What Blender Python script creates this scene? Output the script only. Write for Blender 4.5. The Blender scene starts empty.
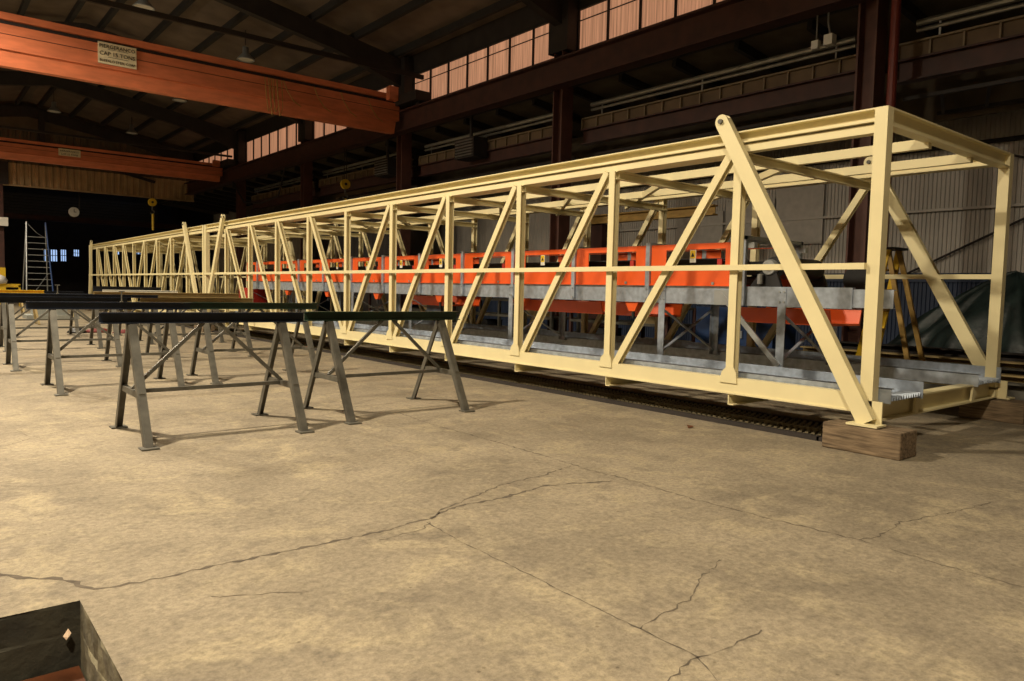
import bpy, math, random
from mathutils import Vector, Matrix
random.seed(7)
S = bpy.context.scene
COL = S.collection

# ---------------------------------------------------------------- camera
cam_d = bpy.data.cameras.new('camera'); cam = bpy.data.objects.new('camera', cam_d); COL.objects.link(cam)
r_ = Vector((0.77408063, -0.63268236, 0.02263209)); u_ = Vector((0.02502746, 0.06630256, 0.99748564)); f_ = Vector((0.63259213, 0.77156789, -0.06715796))
M = Matrix((r_, u_, -f_)).transposed().to_4x4(); M.translation = Vector((-5.82552873, -2.64618896, 1.2))
cam.matrix_world = M
cam_d.sensor_width = 36.0; cam_d.lens = 738.697 / 1024 * 36.0; cam_d.clip_start = .05; cam_d.clip_end = 300
S.camera = cam

# ---------------------------------------------------------------- world, lamps, exposure
W = bpy.data.worlds.new('dusk'); S.world = W; W.use_nodes = True
W.node_tree.nodes['Background'].inputs[0].default_value = (0.35, 0.5, 0.9, 1)
W.node_tree.nodes['Background'].inputs[1].default_value = 0.6
vs = S.view_settings; vs.view_transform = 'Standard'; vs.look = 'None'; vs.gamma = 1; vs.use_curve_mapping = False; vs.exposure = 0.1
WARM = (1.0, 0.87, 0.66)
def lamp(name, loc, power, size=.5, color=WARM, target=None, spread=170):
    d = bpy.data.lights.new(name, 'AREA'); d.shape = 'DISK'; d.size = size; d.energy = power; d.color = color; d.spread = math.radians(spread)
    o = bpy.data.objects.new(name, d); COL.objects.link(o); o.location = loc
    if target:
        o.rotation_euler = (Vector(target) - Vector(loc)).to_track_quat('-Z', 'Y').to_euler()
    return o
lamp('bay_lamp_key', (-6.7, 5.2, 7.7), 1180, .45, spread=169)
lamp('bay_lamp_near', (-7.6, -3.0, 7.7), 900, .45, spread=163)
lamp('bay_lamp_mid', (-7.3, 14.6, 7.45), 1250, .5, spread=169)
lamp('crane_fill_light', (-7.9, 16.2, 6.9), 95, .3, target=(-5.0, 17.6, 6.4), spread=150)  # added fill light, only brightens the left end of the near crane
lamp('bay_lamp_far', (-5.0, 25.0, 7.7), 900, .5, spread=158)
lamp('bay_lamp_end', (-6.6, 35.5, 7.0), 620, .5, spread=168)

# ---------------------------------------------------------------- materials
def lin(c): return tuple(((v / 255) / 12.92 if v <= 10 else (((v / 255) + .055) / 1.055) ** 2.4) for v in c) + (1,)
def mat(name, col, rough=.5, metal=0, var=.12, scale=6, bump=0, col2=None, spec=.5, stretch=None, bscale=60):
    m = bpy.data.materials.new(name); m.use_nodes = True; nt = m.node_tree; n = nt.nodes; l = nt.links
    b = n['Principled BSDF']; b.inputs['Roughness'].default_value = rough; b.inputs['Metallic'].default_value = metal
    b.inputs['Specular IOR Level'].default_value = spec
    tc = n.new('ShaderNodeTexCoord'); mp = n.new('ShaderNodeMapping'); l.new(tc.outputs['Object'], mp.inputs[0])
    if stretch: mp.inputs['Scale'].default_value = stretch
    ns = n.new('ShaderNodeTexNoise'); ns.inputs['Scale'].default_value = scale; ns.inputs['Detail'].default_value = 6; l.new(mp.outputs[0], ns.inputs[0])
    rp = n.new('ShaderNodeValToRGB'); l.new(ns.outputs[0], rp.inputs[0]); rp.color_ramp.elements[0].position = .3; rp.color_ramp.elements[1].position = .7
    c = col; c2 = col2 or tuple(min(1, v * (1 + var)) for v in col[:3]) + (1,)
    rp.color_ramp.elements[0].color = tuple(v * (1 - var) for v in c[:3]) + (1,); rp.color_ramp.elements[1].color = c2
    l.new(rp.outputs[0], b.inputs['Base Color'])
    if bump:
        n2 = n.new('ShaderNodeTexNoise'); n2.inputs['Scale'].default_value = bscale; n2.inputs['Detail'].default_value = 4; l.new(mp.outputs[0], n2.inputs[0])
        bp = n.new('ShaderNodeBump'); bp.inputs['Strength'].default_value = bump; bp.inputs['Distance'].default_value = .01
        l.new(n2.outputs[0], bp.inputs['Height']); l.new(bp.outputs[0], b.inputs['Normal'])
    return m
CREAM = mat('cream_paint', (.73, .64, .37, 1), .42, var=.05, scale=3)
ORANGE = mat('orange_paint', (.74, .10, .014, 1), .4, var=.06)
GALV = mat('galvanised', (.40, .45, .52, 1), .38, metal=.55, var=.22, scale=14)
STEELG = mat('grey_green_steel', (.095, .088, .070, 1), .5, metal=.25, var=.25, scale=12)
DSTEEL = mat('dark_blue_steel', (.018, .024, .040, 1), .28, metal=.3, var=.3, scale=5)
GSTEEL = mat('dark_green_steel', (.016, .038, .024, 1), .3, metal=.3, var=.3, scale=5)
TANST = mat('tan_primed_steel', (.30, .22, .09, 1), .5, var=.2, scale=4)
YEL = mat('yellow_paint', (.75, .48, .02, 1), .45, var=.12)
CRANE = mat('crane_orange', (.66, .19, .085, 1), .5, var=.16, scale=2, stretch=(1, 1, 4))
REDOX = mat('red_oxide', (.055, .019, .013, 1), .6, var=.3, scale=3)
COLM = mat('column_paint', (.095, .036, .024, 1), .6, var=.3, scale=3)
DARKST = mat('dark_structure', (.022, .016, .013, 1), .7, var=.3, scale=3)
ROOFM = mat('roof_sheet', (.13, .095, .068, 1), .8, var=.25, scale=1.5)
PURL = mat('purlin_dark', (.016, .014, .013, 1), .8, var=.2)
CORR = mat('corrugated_wall', (.42, .39, .35, 1), .6, var=.14, scale=1.2)
CORRB = mat('blue_wall', (.016, .03, .07, 1), .6, var=.2, scale=1.2)
CORRT = mat('tan_sheet', (.42, .29, .15, 1), .7, var=.18, scale=1.5)
PLY = mat('aged_panel', (.10, .075, .045, 1), .8, var=.3, scale=2)
TANP = mat('tan_web_panel', (.13, .085, .045, 1), .7, var=.2, scale=3)
RIBM = mat('pale_stiffener', (.20, .15, .085, 1), .6, var=.15)
PIPE = mat('grey_pipe', (.26, .25, .22, 1), .32, metal=.6, var=.2)
BLACK = mat('black_rubber', (.012, .012, .013, 1), .5, var=.2)
WHITE = mat('white_enamel', (.72, .70, .62, 1), .5, var=.08)
SIGN = mat('sign_board', (.78, .68, .46, 1), .6, var=.1, scale=9)
INK = mat('sign_ink', (.03, .025, .02, 1), .8)
TIMBER = mat('weathered_timber', (.13, .085, .045, 1), .85, var=.45, scale=5, bump=.6, stretch=(8, 1, 12), col2=(.27, .19, .11, 1), bscale=25)
TARP = mat('green_tarp', (.013, .023, .021, 1), .45, var=.5, scale=4, bump=.9, bscale=7)
BLUE = mat('blue_cabinet', (.010, .035, .11, 1), .5, var=.15)
RUST = mat('rusty_plate', (.085, .028, .011, 1), .35, var=.4, scale=8)
GRATE = mat('grate_steel', (.30, .25, .15, 1), .6, metal=.2, var=.3)
REDP = mat('red_paint', (.40, .02, .012, 1), .45)
REDD = mat('dull_red', (.13, .012, .01, 1), .6)
ALU = mat('ladder_metal', (.40, .42, .42, 1), .4, metal=.6, var=.1)
WOODY = mat('yellow_wood', (.36, .22, .05, 1), .6, var=.25, scale=5, stretch=(3, 1, 3))
CRACK = mat('crack_dirt', (.085, .066, .045, 1), .95, var=.35, scale=20)
PITW = mat('shaded_pit_wall', (.030, .026, .014, 1), .85, var=.5, scale=5, bump=.8, bscale=20)  # concrete with the shade of the pit put into its colour
PITR = mat('pit_side_concrete', (.14, .12, .07, 1), .85, var=.45, scale=7, bump=.8, bscale=20)  # right pit wall: lighter copy, partial shade put into its colour
CHALK = mat('white_residue', (.5, .46, .42, 1), .9)
CLOTH = mat('white_sack', (.6, .58, .55, 1), .8)

def glow(name, col, st, stripes=False):
    m = bpy.data.materials.new(name); m.use_nodes = True; nt = m.node_tree; n = nt.nodes; l = nt.links
    b = n['Principled BSDF']; b.inputs['Base Color'].default_value = (.3, .25, .2, 1); b.inputs['Roughness'].default_value = .6
    b.inputs['Emission Strength'].default_value = st; b.inputs['Emission Color'].default_value = col
    if stripes:
        tc = n.new('ShaderNodeTexCoord'); mp = n.new('ShaderNodeMapping'); mp.inputs['Scale'].default_value = (1, 12, .25); l.new(tc.outputs['Object'], mp.inputs[0])
        ns = n.new('ShaderNodeTexNoise'); ns.inputs['Scale'].default_value = 1.6; ns.inputs['Detail'].default_value = 5; l.new(mp.outputs[0], ns.inputs[0])
        rp = n.new('ShaderNodeValToRGB'); l.new(ns.outputs[0], rp.inputs[0])
        rp.color_ramp.elements[0].position = .35; rp.color_ramp.elements[1].position = .7
        rp.color_ramp.elements[0].color = tuple(v * .48 for v in col[:3]) + (1,); rp.color_ramp.elements[1].color = tuple(min(1, v * 1.15) for v in col[:3]) + (1,)
        l.new(rp.outputs[0], b.inputs['Emission Color'])
    return m
PANEL = glow('daylit_fibreglass', lin((200, 140, 105)), .8, True)
DAY = glow('daylit_pane', (.42, .62, 1.0, 1), .9)

def concrete():
    m = bpy.data.materials.new('concrete_floor'); m.use_nodes = True; nt = m.node_tree; n = nt.nodes; l = nt.links
    b = n['Principled BSDF']; b.inputs['Roughness'].default_value = .78; b.inputs['Specular IOR Level'].default_value = .3
    tc = n.new('ShaderNodeTexCoord')
    def noise(sc, det=8, ro=.6, dist=0):
        x = n.new('ShaderNodeTexNoise'); x.inputs['Scale'].default_value = sc; x.inputs['Detail'].default_value = det; x.inputs['Roughness'].default_value = ro; x.inputs['Distortion'].default_value = dist
        l.new(tc.outputs['Object'], x.inputs[0]); return x
    def ramp(src, p0, c0, p1, c1):
        r = n.new('ShaderNodeValToRGB'); e = r.color_ramp.elements; e[0].position = p0; e[0].color = c0; e[1].position = p1; e[1].color = c1
        l.new(src.outputs[0], r.inputs[0]); return r
    def mix(t, f, a, bb, fac=None):
        x = n.new('ShaderNodeMix'); x.data_type = 'RGBA'; x.blend_type = t
        if fac is not None: x.inputs[0].default_value = fac
        else: l.new(f.outputs[0], x.inputs[0])
        for i, s in ((6, a), (7, bb)):
            if isinstance(s, tuple): x.inputs[i].default_value = s
            else: l.new(s.outputs[2 if s.bl_idname == 'ShaderNodeMix' else 0], x.inputs[i])
        return x
    base = ramp(noise(.9, 6, .62, .4), .36, (.192, .157, .108, 1), .64, (.288, .237, .162, 1))
    pale = ramp(noise(2.3, 10, .72, .6), .50, (0, 0, 0, 1), .66, (1, 1, 1, 1))
    c1 = mix('MIX', pale, base, (.335, .275, .175, 1))
    dirt = ramp(noise(5.5, 10, .75, .2), .50, (0, 0, 0, 1), .72, (.75, .75, .75, 1))
    c2 = mix('MIX', dirt, c1, (.125, .102, .075, 1))
    fine = ramp(noise(30, 9, .8), .36, (.50, .50, .50, 1), .60, (1.12, 1.12, 1.12, 1))
    c3 = mix('MULTIPLY', None, c2, fine, .8)
    sp = n.new('ShaderNodeTexVoronoi'); sp.inputs['Scale'].default_value = 7; l.new(tc.outputs['Object'], sp.inputs[0])
    spk = ramp(sp, .035, (.35, .3, .25, 1), .06, (1, 1, 1, 1))
    c4 = mix('MULTIPLY', None, c3, spk, .6)
    l.new(c4.outputs[2], b.inputs['Base Color'])
    bp = n.new('ShaderNodeBump'); bp.inputs['Strength'].default_value = .8; bp.inputs['Distance'].default_value = .008
    h = noise(26, 10, .75); l.new(h.outputs[0], bp.inputs['Height'])
    bp2 = n.new('ShaderNodeBump'); bp2.inputs['Strength'].default_value = .5; bp2.inputs['Distance'].default_value = .03
    h2 = noise(3.2, 6, .6); l.new(h2.outputs[0], bp2.inputs['Height']); l.new(bp.outputs[0], bp2.inputs['Normal'])
    l.new(bp2.outputs[0], b.inputs['Normal'])
    return m
CONC = concrete()

# ---------------------------------------------------------------- mesh helpers
V = Vector
class MB:
    def __init__(s): s.v = []; s.f = []; s.mi = []; s.k = 0
    def add(s, vs, fs):
        o = len(s.v); s.v += [tuple(p) for p in vs]
        for f in fs: s.f.append([o + i for i in f]); s.mi.append(s.k)
        return s
    def box(s, a, b):
        x0, y0, z0 = (min(a[i], b[i]) for i in range(3)); x1, y1, z1 = (max(a[i], b[i]) for i in range(3))
        return s.add([(x0,y0,z0),(x1,y0,z0),(x1,y1,z0),(x0,y1,z0),(x0,y0,z1),(x1,y0,z1),(x1,y1,z1),(x0,y1,z1)],
                     [(0,3,2,1),(4,5,6,7),(0,1,5,4),(1,2,6,5),(2,3,7,6),(3,0,4,7)])
    def ext(s, p0, p1, a, b, prof):          # prism: profile (ca, cb) in axes a, b swept from p0 to p1
        p0 = V(p0); p1 = V(p1); a = V(a); b = V(b); n = len(prof)
        vs = [p0 + a * x + b * y for x, y in prof] + [p1 + a * x + b * y for x, y in prof]
        fs = [[i, (i + 1) % n, n + (i + 1) % n, n + i] for i in range(n)] + [list(range(n))[::-1], list(range(n, 2 * n))]
        return s.add(vs, fs)
    def rect(s, p0, p1, a, wa, wb, b=None):   # rectangular bar centred on the line
        d = (V(p1) - V(p0)).normalized(); a = V(a); a = (a - d * a.dot(d)).normalized(); b = d.cross(a)
        return s.ext(p0, p1, a, b, [(-wa/2,-wb/2),(wa/2,-wb/2),(wa/2,wb/2),(-wa/2,wb/2)])
    def tube(s, pts, r, n=8):
        pts = [V(p) for p in pts]; rings = []
        for i, p in enumerate(pts):
            d = (pts[min(i+1, len(pts)-1)] - pts[max(i-1, 0)]).normalized()
            h = V((0,0,1)) if abs(d.z) < .9 else V((1,0,0))
            a = d.cross(h).normalized(); b = d.cross(a)
            rr = r[i] if isinstance(r, (list, tuple)) else r
            rings.append([p + (a * math.cos(t) + b * math.sin(t)) * rr for t in [2*math.pi*k/n for k in range(n)]])
        vs = [q for R in rings for q in R]; fs = []
        for i in range(len(pts)-1):
            for k in range(n): fs.append([i*n+k, i*n+(k+1)%n, (i+1)*n+(k+1)%n, (i+1)*n+k])
        fs.append(list(range(n))[::-1]); fs.append([(len(pts)-1)*n+k for k in range(n)])
        return s.add(vs, fs)
    def lathe(s, c, prof, n=20, axis='Z'):
        vs = []; c = V(c)
        for r, h in prof:
            for k in range(n):
                t = 2*math.pi*k/n; x, y = r*math.cos(t), r*math.sin(t)
                vs.append(c + (V((x, y, h)) if axis == 'Z' else V((h, x, y)) if axis == 'X' else V((x, h, y))))
        fs = [[i*n+k, i*n+(k+1)%n, (i+1)*n+(k+1)%n, (i+1)*n+k] for i in range(len(prof)-1) for k in range(n)]
        fs += [list(range(n))[::-1], [(len(prof)-1)*n+k for k in range(n)]]
        return s.add(vs, fs)
    def build(s, name, m, parent=None, smooth=False, origin=None, extra=()):
        me = bpy.data.meshes.new(name)
        o = bpy.data.objects.new(name, me)
        if parent is not None: org = V(parent_loc(parent))
        elif origin: org = V(origin)
        else:
            xs = [p[0] for p in s.v]; ys = [p[1] for p in s.v]; zs = [p[2] for p in s.v]
            org = V(((min(xs)+max(xs))/2, (min(ys)+max(ys))/2, min(zs)))
        me.from_pydata([tuple(V(p) - org) for p in s.v], [], s.f); me.update()
        for q in (m,) + tuple(extra): me.materials.append(q)
        for p, i in zip(me.polygons, s.mi): p.material_index = i; p.use_smooth = smooth
        import bmesh
        bm = bmesh.new(); bm.from_mesh(me); bmesh.ops.recalc_face_normals(bm, faces=bm.faces); bm.to_mesh(me); bm.free()
        COL.objects.link(o)
        if parent is not None: o.parent = parent
        else: o.location = org
        return o
def parent_loc(p):
    v = V((0,0,0))
    while p is not None: v += V(p.location); p = p.parent
    return v
def thing(name, label, cat, loc=(0,0,0), group=None):
    o = bpy.data.objects.new(name, None); o.empty_display_size = .2; COL.objects.link(o); o.location = loc
    return tag(o, label, cat, group)
def tag(o, label, cat, group=None, kind=None):
    o['label'] = label; o['category'] = cat
    if group: o['group'] = group
    if kind: o['kind'] = kind
    return o
def struct(o): o['kind'] = 'structure'; return o
def dup(root, loc, label, group=None):
    def cp(o, par):
        c = o.copy(); COL.objects.link(c); c.parent = par
        for ch in kids[o]: cp(ch, c)
        return c
    kids = {}
    def walk(o):
        kids[o] = list(o.children)
        for ch in kids[o]: walk(ch)
    walk(root); r = cp(root, None); r.location = loc; r['label'] = label
    if group: r['group'] = group
    return r
Cc = lambda w, d, t: [(0,0),(d,0),(d,t),(t,t),(t,w-t),(d,w-t),(d,w),(0,w)]   # channel: web at a=0, flanges to a=d, height w along b
def Ib(w, h, tw, tf): # a: width, b: height, centred in a, from b=0
    x = w/2; y = tw/2
    return [(-x,0),(x,0),(x,tf),(y,tf),(y,h-tf),(x,h-tf),(x,h),(-x,h),(-x,h-tf),(-y,h-tf),(-y,tf),(-x,tf)]

# ================================================================ THE SETTING
XC = 6.5                                     # column line
# floor with pit opening, cracks and joints
F = MB()
X0, X1, Y0, Y1 = -8.75, 10.2, -5.0, 62.0
px0, px1, py0, py1 = -7.6, -5.35, -1.6, .465
tx0, tx1 = .08, 1.0
for (a, b, c, d) in [(X0, px0, Y0, Y1), (px0, px1, py1, Y1), (px0, px1, Y0, py0), (px1, X1, Y0, Y1)]:
    F.add([(a, c, 0), (b, c, 0), (b, d, 0), (a, d, 0)], [(0, 1, 2, 3)])
zb = -.42
def wob(i): return .5 * math.sin(i * 2.1) + .3 * math.sin(i * 5.3 + 1) + .2 * math.sin(i * 11.7)
N = 40
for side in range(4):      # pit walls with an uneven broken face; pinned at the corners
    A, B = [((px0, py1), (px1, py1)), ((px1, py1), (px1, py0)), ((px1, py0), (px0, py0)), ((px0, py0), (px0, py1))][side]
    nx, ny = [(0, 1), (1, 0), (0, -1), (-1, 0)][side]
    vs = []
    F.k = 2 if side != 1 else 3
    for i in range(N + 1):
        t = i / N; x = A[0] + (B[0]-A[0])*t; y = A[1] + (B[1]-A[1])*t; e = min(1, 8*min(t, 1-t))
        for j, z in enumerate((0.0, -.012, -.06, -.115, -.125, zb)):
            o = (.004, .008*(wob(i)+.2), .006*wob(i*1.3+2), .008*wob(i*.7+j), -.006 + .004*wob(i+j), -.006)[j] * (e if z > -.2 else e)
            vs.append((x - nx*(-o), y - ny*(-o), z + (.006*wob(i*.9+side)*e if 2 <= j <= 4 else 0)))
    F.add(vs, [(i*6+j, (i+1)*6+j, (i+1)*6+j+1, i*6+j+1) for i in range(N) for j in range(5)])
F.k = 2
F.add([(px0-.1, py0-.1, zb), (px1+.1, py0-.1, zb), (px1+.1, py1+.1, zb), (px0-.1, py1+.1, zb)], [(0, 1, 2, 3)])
F.k = 1
def crack(pts, w, jag=.02, step=.032, z=.0012):
    P = []
    for (a, b) in zip(pts[:-1], pts[1:]):
        a = V((a[0], a[1], 0)); b = V((b[0], b[1], 0)); n = max(1, int((b-a).length/step)); d = (b-a).normalized(); s = V((-d.y, d.x, 0))
        for i in range(n): P.append((a + (b-a)*i/n + s*random.uniform(-jag, jag), s))
    P.append((V((pts[-1][0], pts[-1][1], 0)), s))
    vs = []
    for p, s in P:
        ww = w * random.choice((.15, .35, .6, .9, 1.3)) / 2
        vs += [(p.x + s.x*ww, p.y + s.y*ww, z), (p.x - s.x*ww, p.y - s.y*ww, z)]
    F.add(vs, [(2*i, 2*i+1, 2*i+3, 2*i+2) for i in range(len(P)-1)])
CR = [(0.022, 0.012, [(-5.62, 1.01), (-5.47, 0.82), (-5.37, 0.75), (-5.29, 0.54), (-5.24, 0.53), (-5.09, 0.52), (-4.77, 0.53), (-4.32, 0.51), (-3.93, 0.52), (-3.83, 0.55), (-3.74, 0.54), (-3.53, 0.64), (-3.19, 0.64), (-2.8, 0.69), (-2.57, 0.62), (-2.36, 0.53)]), (0.012, 0.012, [(-3.74, 0.54), (-3.62, 0.63), (-2.98, 0.87), (-2.66, 0.89), (-2.3, 0.98)]), (0.012, 0.01, [(-2.17, 3.49), (-2.24, 2.95), (-2.23, 1.99), (-2.25, 1.2), (-2.27, 0.82), (-2.25, 0.52), (-2.27, -0.02), (-2.24, -0.51), (-2.18, -0.97)]), (0.008, 0.008, [(-2.18, -0.97), (-2.21, -1.35), (-2.21, -1.7)]), (0.008, 0.012, [(-2.18, -0.97), (-2.03, -1.0), (-1.7, -0.96), (-1.32, -1.05), (-1.07, -1.08), (-0.82, -1.11)]), (0.008, 0.004, [(-3.78, 0.51), (-3.81, 0.16), (-3.81, -0.28), (-3.82, -0.65), (-3.82, -0.96), (-3.82, -1.21), (-3.9, -1.35), (-3.98, -1.54)]), (0.009, 0.012, [(-3.82, -0.96), (-3.72, -0.95), (-3.67, -0.94), (-3.44, -0.9), (-3.27, -0.8), (-3.13, -0.77), (-2.99, -0.72)]), (0.007, 0.01, [(-3.82, -1.21), (-3.73, -1.24), (-3.58, -1.23), (-3.47, -1.23)]), (0.007, 0.01, [(-3.82, -1.21), (-4.03, -1.25), (-4.18, -1.27)]), (0.007, 0.012, [(-5.34, 3.71), (-5.06, 4.01), (-4.83, 4.15), (-4.52, 4.27)]), (0.006, 0.012, [(-5.28, 4.44), (-5.16, 4.31), (-5.12, 4.0), (-5.03, 3.99)]), (0.006, 0.01, [(-4.95, 0.21), (-4.82, 0.14), (-4.62, 0.04)]), (0.006, 0.012, [(-5.43, 2.5), (-5.25, 2.35), (-5.06, 2.32)]), (0.006, 0.012, [(-3.76, 0.5), (-3.87, 0.42), (-4.11, 0.41)])]
for w, jag, pts in CR: crack(pts, w, jag)
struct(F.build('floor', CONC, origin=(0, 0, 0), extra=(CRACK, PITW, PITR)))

# side wall: corrugated sheet, blue dado below
def corr(mb, p0, p1, z0, z1, pitch, depth, n, back=.03):
    # n = outward normal (toward the room), trapezoid ribs
    p0 = V(p0); p1 = V(p1); L = (p1-p0).length; d = (p1-p0)/L; n = V(n); k = int(L/pitch)
    vs = []; cnt = 0
    for i in range(k+1):
        for t, h in ((0, 0), (.3, 0), (.42, 1), (.72, 1), (.84, 0)):
            q = p0 + d*min(L, (i+t)*pitch) + n*depth*h
            vs += [(q.x, q.y, z0), (q.x, q.y, z1)]; cnt += 1
    mb.add(vs, [(2*i, 2*i+2, 2*i+3, 2*i+1) for i in range(cnt-1)])
    mb.ext(p0 - n*back, p1 - n*back, n, (0,0,1), [(-.02, z0 - p0.z), (0, z0 - p0.z), (0, z1 - p0.z), (-.02, z1 - p0.z)])
w = MB(); corr(w, (10, -5, 0), (10, 48, 0), 1.62, 6.0, .08, .02, (-1, 0, 0))
w.k = 1; corr(w, (10, -5, 0), (10, 48, 0), 0, 1.62, .08, .02, (-1, 0, 0)); w.box((9.94, -5, 1.56), (9.98, 48, 1.74))
struct(w.build('wall_right', CORR, extra=(CORRB,)))
# upper wall above the runway and cladding over the side aisle
w = MB(); w.box((6.62, -5, 7.85), (6.7, 48, 8.5)); w.box((6.62, -5, 6.1), (6.7, 48, 6.9))
struct(w.build('wall_upper', DARKST))
w = MB(); w.add([(6.6, -5, 6.15), (10.1, -5, 5.75), (10.1, 48, 5.75), (6.6, 48, 6.15), (6.6, -5, 6.25), (10.1, -5, 5.85), (10.1, 48, 5.85), (6.6, 48, 6.25)],
      [(0,1,2,3),(4,5,6,7),(0,1,5,4),(1,2,6,5),(2,3,7,6),(3,0,4,7)])
w.k = 1
for i in range(34): y = -4.5 + i*1.5; w.rect((6.7, y, 6.05), (9.95, y, 5.7), (0,1,0), .1, .2)
struct(w.build('ceiling_aisle', PLY, extra=(PURL,)))
# clerestory windows, one per bay
bays = [-4.1, 3.28, 10.66, 18.0, 25.4, 32.8, 40.2]
for i in range(6):
    a, b = bays[i] + .34, bays[i+1] - .34
    m = MB(); m.box((6.60, a - .05, 6.86), (6.66, b + .05, 6.92)); m.box((6.60, a - .05, 7.83), (6.66, b + .05, 7.9))
    k = 7
    for j in range(k+1):
        y = a + (b-a)*j/k; m.box((6.60, y-.022, 6.9), (6.65, y+.022, 7.85))
    if i < 3: m.tube([(6.585, a, 7.56), (6.585, b, 7.56)], .014, 6)
    wo = struct(m.build('window_%d' % (i+1), PURL))
    g = MB(); pitch = .075; n = int((b-a)/pitch); vs = []
    for j in range(n+1):
        vs += [(6.665 + (.012 if j % 2 else 0), a + (b-a)*j/n, 6.9), (6.665 + (.012 if j % 2 else 0), a + (b-a)*j/n, 7.86)]
    g.add(vs, [(2*j, 2*j+2, 2*j+3, 2*j+1) for j in range(n)])
    g.build('pane', PANEL, wo)
    m = MB(); m.box((6.60, b + .0, 6.85), (6.72, b + .68, 7.95)); struct(m.build('trim_%d' % (i+1), DARKST))
# roof
XR, ZR, XE, ZE = -1.1, 9.75, 6.75, 8.45
XL = -8.75; ZL = ZR - (XR-XL)*(ZR-ZE)/(XE-XR)
w = MB()
for (xa, za, xb, zb2) in ((XR, ZR, XE+.3, ZE-.05), (XL, ZL, XR, ZR)):
    w.add([(xa, -5, za), (xb, -5, zb2), (xb, 48, zb2), (xa, 48, za), (xa, -5, za+.08), (xb, -5, zb2+.08), (xb, 48, zb2+.08), (xa, 48, za+.08)],
          [(0,1,2,3),(4,5,6,7),(0,1,5,4),(1,2,6,5),(2,3,7,6),(3,0,4,7)])
w.k = 1
sl = (ZR-ZE)/(XE-XR)
for sgn in (1, -1):
    for k in range(6):
        x = XR + sgn*(.45 + k*1.35); z = ZR - abs(x-XR)*sl
        if x < XL: continue
        w.ext((x, -5, z-.2), (x, 40.2, z-.2), (1,0,0), (0,0,1), [(-.06,0),(.06,0),(.06,.02),(-.04,.02),(-.04,.2),(-.06,.2)])
struct(w.build('ceiling', ROOFM, extra=(PURL,)))
w = MB(); w.box((XL-.1, -5, 0), (XL, 48, ZL+.1)); struct(w.build('wall_left', PLY))
w = MB(); w.box((XL, -5.1, 0), (10.1, -5, 9.9)); struct(w.build('wall_front', PLY))
# end wall: gable with tan sheet fascia over a wide opening
YE = 40.2
w = MB(); corr(w, (XL, YE, 0), (6.5, YE, 0), 5.72, 6.75, .3, .06, (0, -1, 0))
w.box((XL, YE-.08, 5.66), (6.5, YE+.05, 5.74))
w.k = 1
corr(w, (XL, YE+.02, 0), (6.5, YE+.02, 0), 6.7, 8.4, .3, .05, (0, -1, 0))
w.add([(XL, YE+.05, 8.35), (6.6, YE+.05, 8.35), (6.6, YE+.05, 8.5), (XR, YE+.05, 9.75), (XL, YE+.05, ZL)], [(0,1,2,3,4)])
w.k = 2
w.box((-2.6, YE-.16, 5.7), (-1.95, YE-.07, 6.75)); w.box((-.7, YE-.2, 6.75), (-.45, YE-.06, 9.4))
w.rect((-4.5, YE-.15, 6.9), (-.6, YE-.15, 7.6), (0,1,0), .1, .2); w.rect((-.6, YE-.15, 7.6), (4.5, YE-.15, 6.5), (0,1,0), .1, .14)
struct(w.build('wall_gable', CORRT, extra=(PLY, DARKST)))
# hall beyond the opening: dark far wall with its small windows
w = MB(); w.box((XL-6, 56, 0), (10.1, 56.1, 9)); w.box((XL, 48, 0), (XL-.1, 56, 9)); w.box((10.0, 48, 0), (10.1, 56, 9))
w.box((XL-6, 40.3, 8.9), (10.1, 56, 9.0))
struct(w.build('wall_back', DARKST))
def P56(x): return x
WINS = [(1.31, 1.58, 2.41, 3.33), (1.71, 2.19, 2.43, 3.33), (2.29, 2.72, 2.46, 3.36), (3.06, 3.49, 2.83, 3.4), (5.46, 5.98, 3.08, 3.67), (7.01, 7.35, 3.16, 3.75)]
for i, (xa, xb, za, zb_) in enumerate(WINS):
    m = MB(); t = .06
    m.box((xa, 55.9, za), (xb, 56, za+t)); m.box((xa, 55.9, zb_-t), (xb, 56, zb_)); m.box((xa, 55.9, za), (xa+t, 56, zb_)); m.box((xb-t, 55.9, za), (xb, 56, zb_))
    for k in (1, 2): m.box((xa+(xb-xa)*k/3-.02, 55.9, za), (xa+(xb-xa)*k/3+.02, 56, zb_))
    m.box((xa, 55.9, za+(zb_-za)*.5-.02), (xb, 56, za+(zb_-za)*.5+.02))
    wo = struct(m.build('window_%d' % (7+i), PURL))
    g = MB(); g.box((xa+.03, 55.95, za+.03), (xb-.03, 55.98, zb_-.03)); g.build('pane', DAY, wo)

# ---------------------------------------------------------------- building steelwork (things)
ORD = ['nearest', 'second', 'third', 'fourth', 'fifth', 'sixth']
def column(y, label):
    c = MB()
    c.ext((XC, y, 0), (XC, y, 8.35), (1,0,0), (0,1,0), [(a, b-.16) for a, b in Ib(.36, .32, .03, .035)])
    t = thing('steel_column', label, 'column', (XC, y, 0), 'main row steel columns')
    c.build('shaft', COLM, t)
    k = MB(); k.box((XC-.3, y-.26, 0), (XC+.3, y+.26, .03)); k.build('base_plate', REDOX, t)
    k = MB(); k.box((XC-.22, y-.33, 6.88), (XC+.1, y+.33, 8.35)); k.build('upper_shaft', DARKST, t)
for i, y in enumerate(bays[1:6]):
    column(y, 'dark red steel column by the crane runway, %s from the camera' % ORD[i])
c = MB(); c.tube([(6.35, 2.85, 2.0), (6.35, 2.85, 6.1)], .07, 12); tag(c.build('downpipe', mat('pipe_red', (.16, .028, .018, 1), .5)), 'round red pipe running up beside the nearest steel column', 'pipe')
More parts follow.
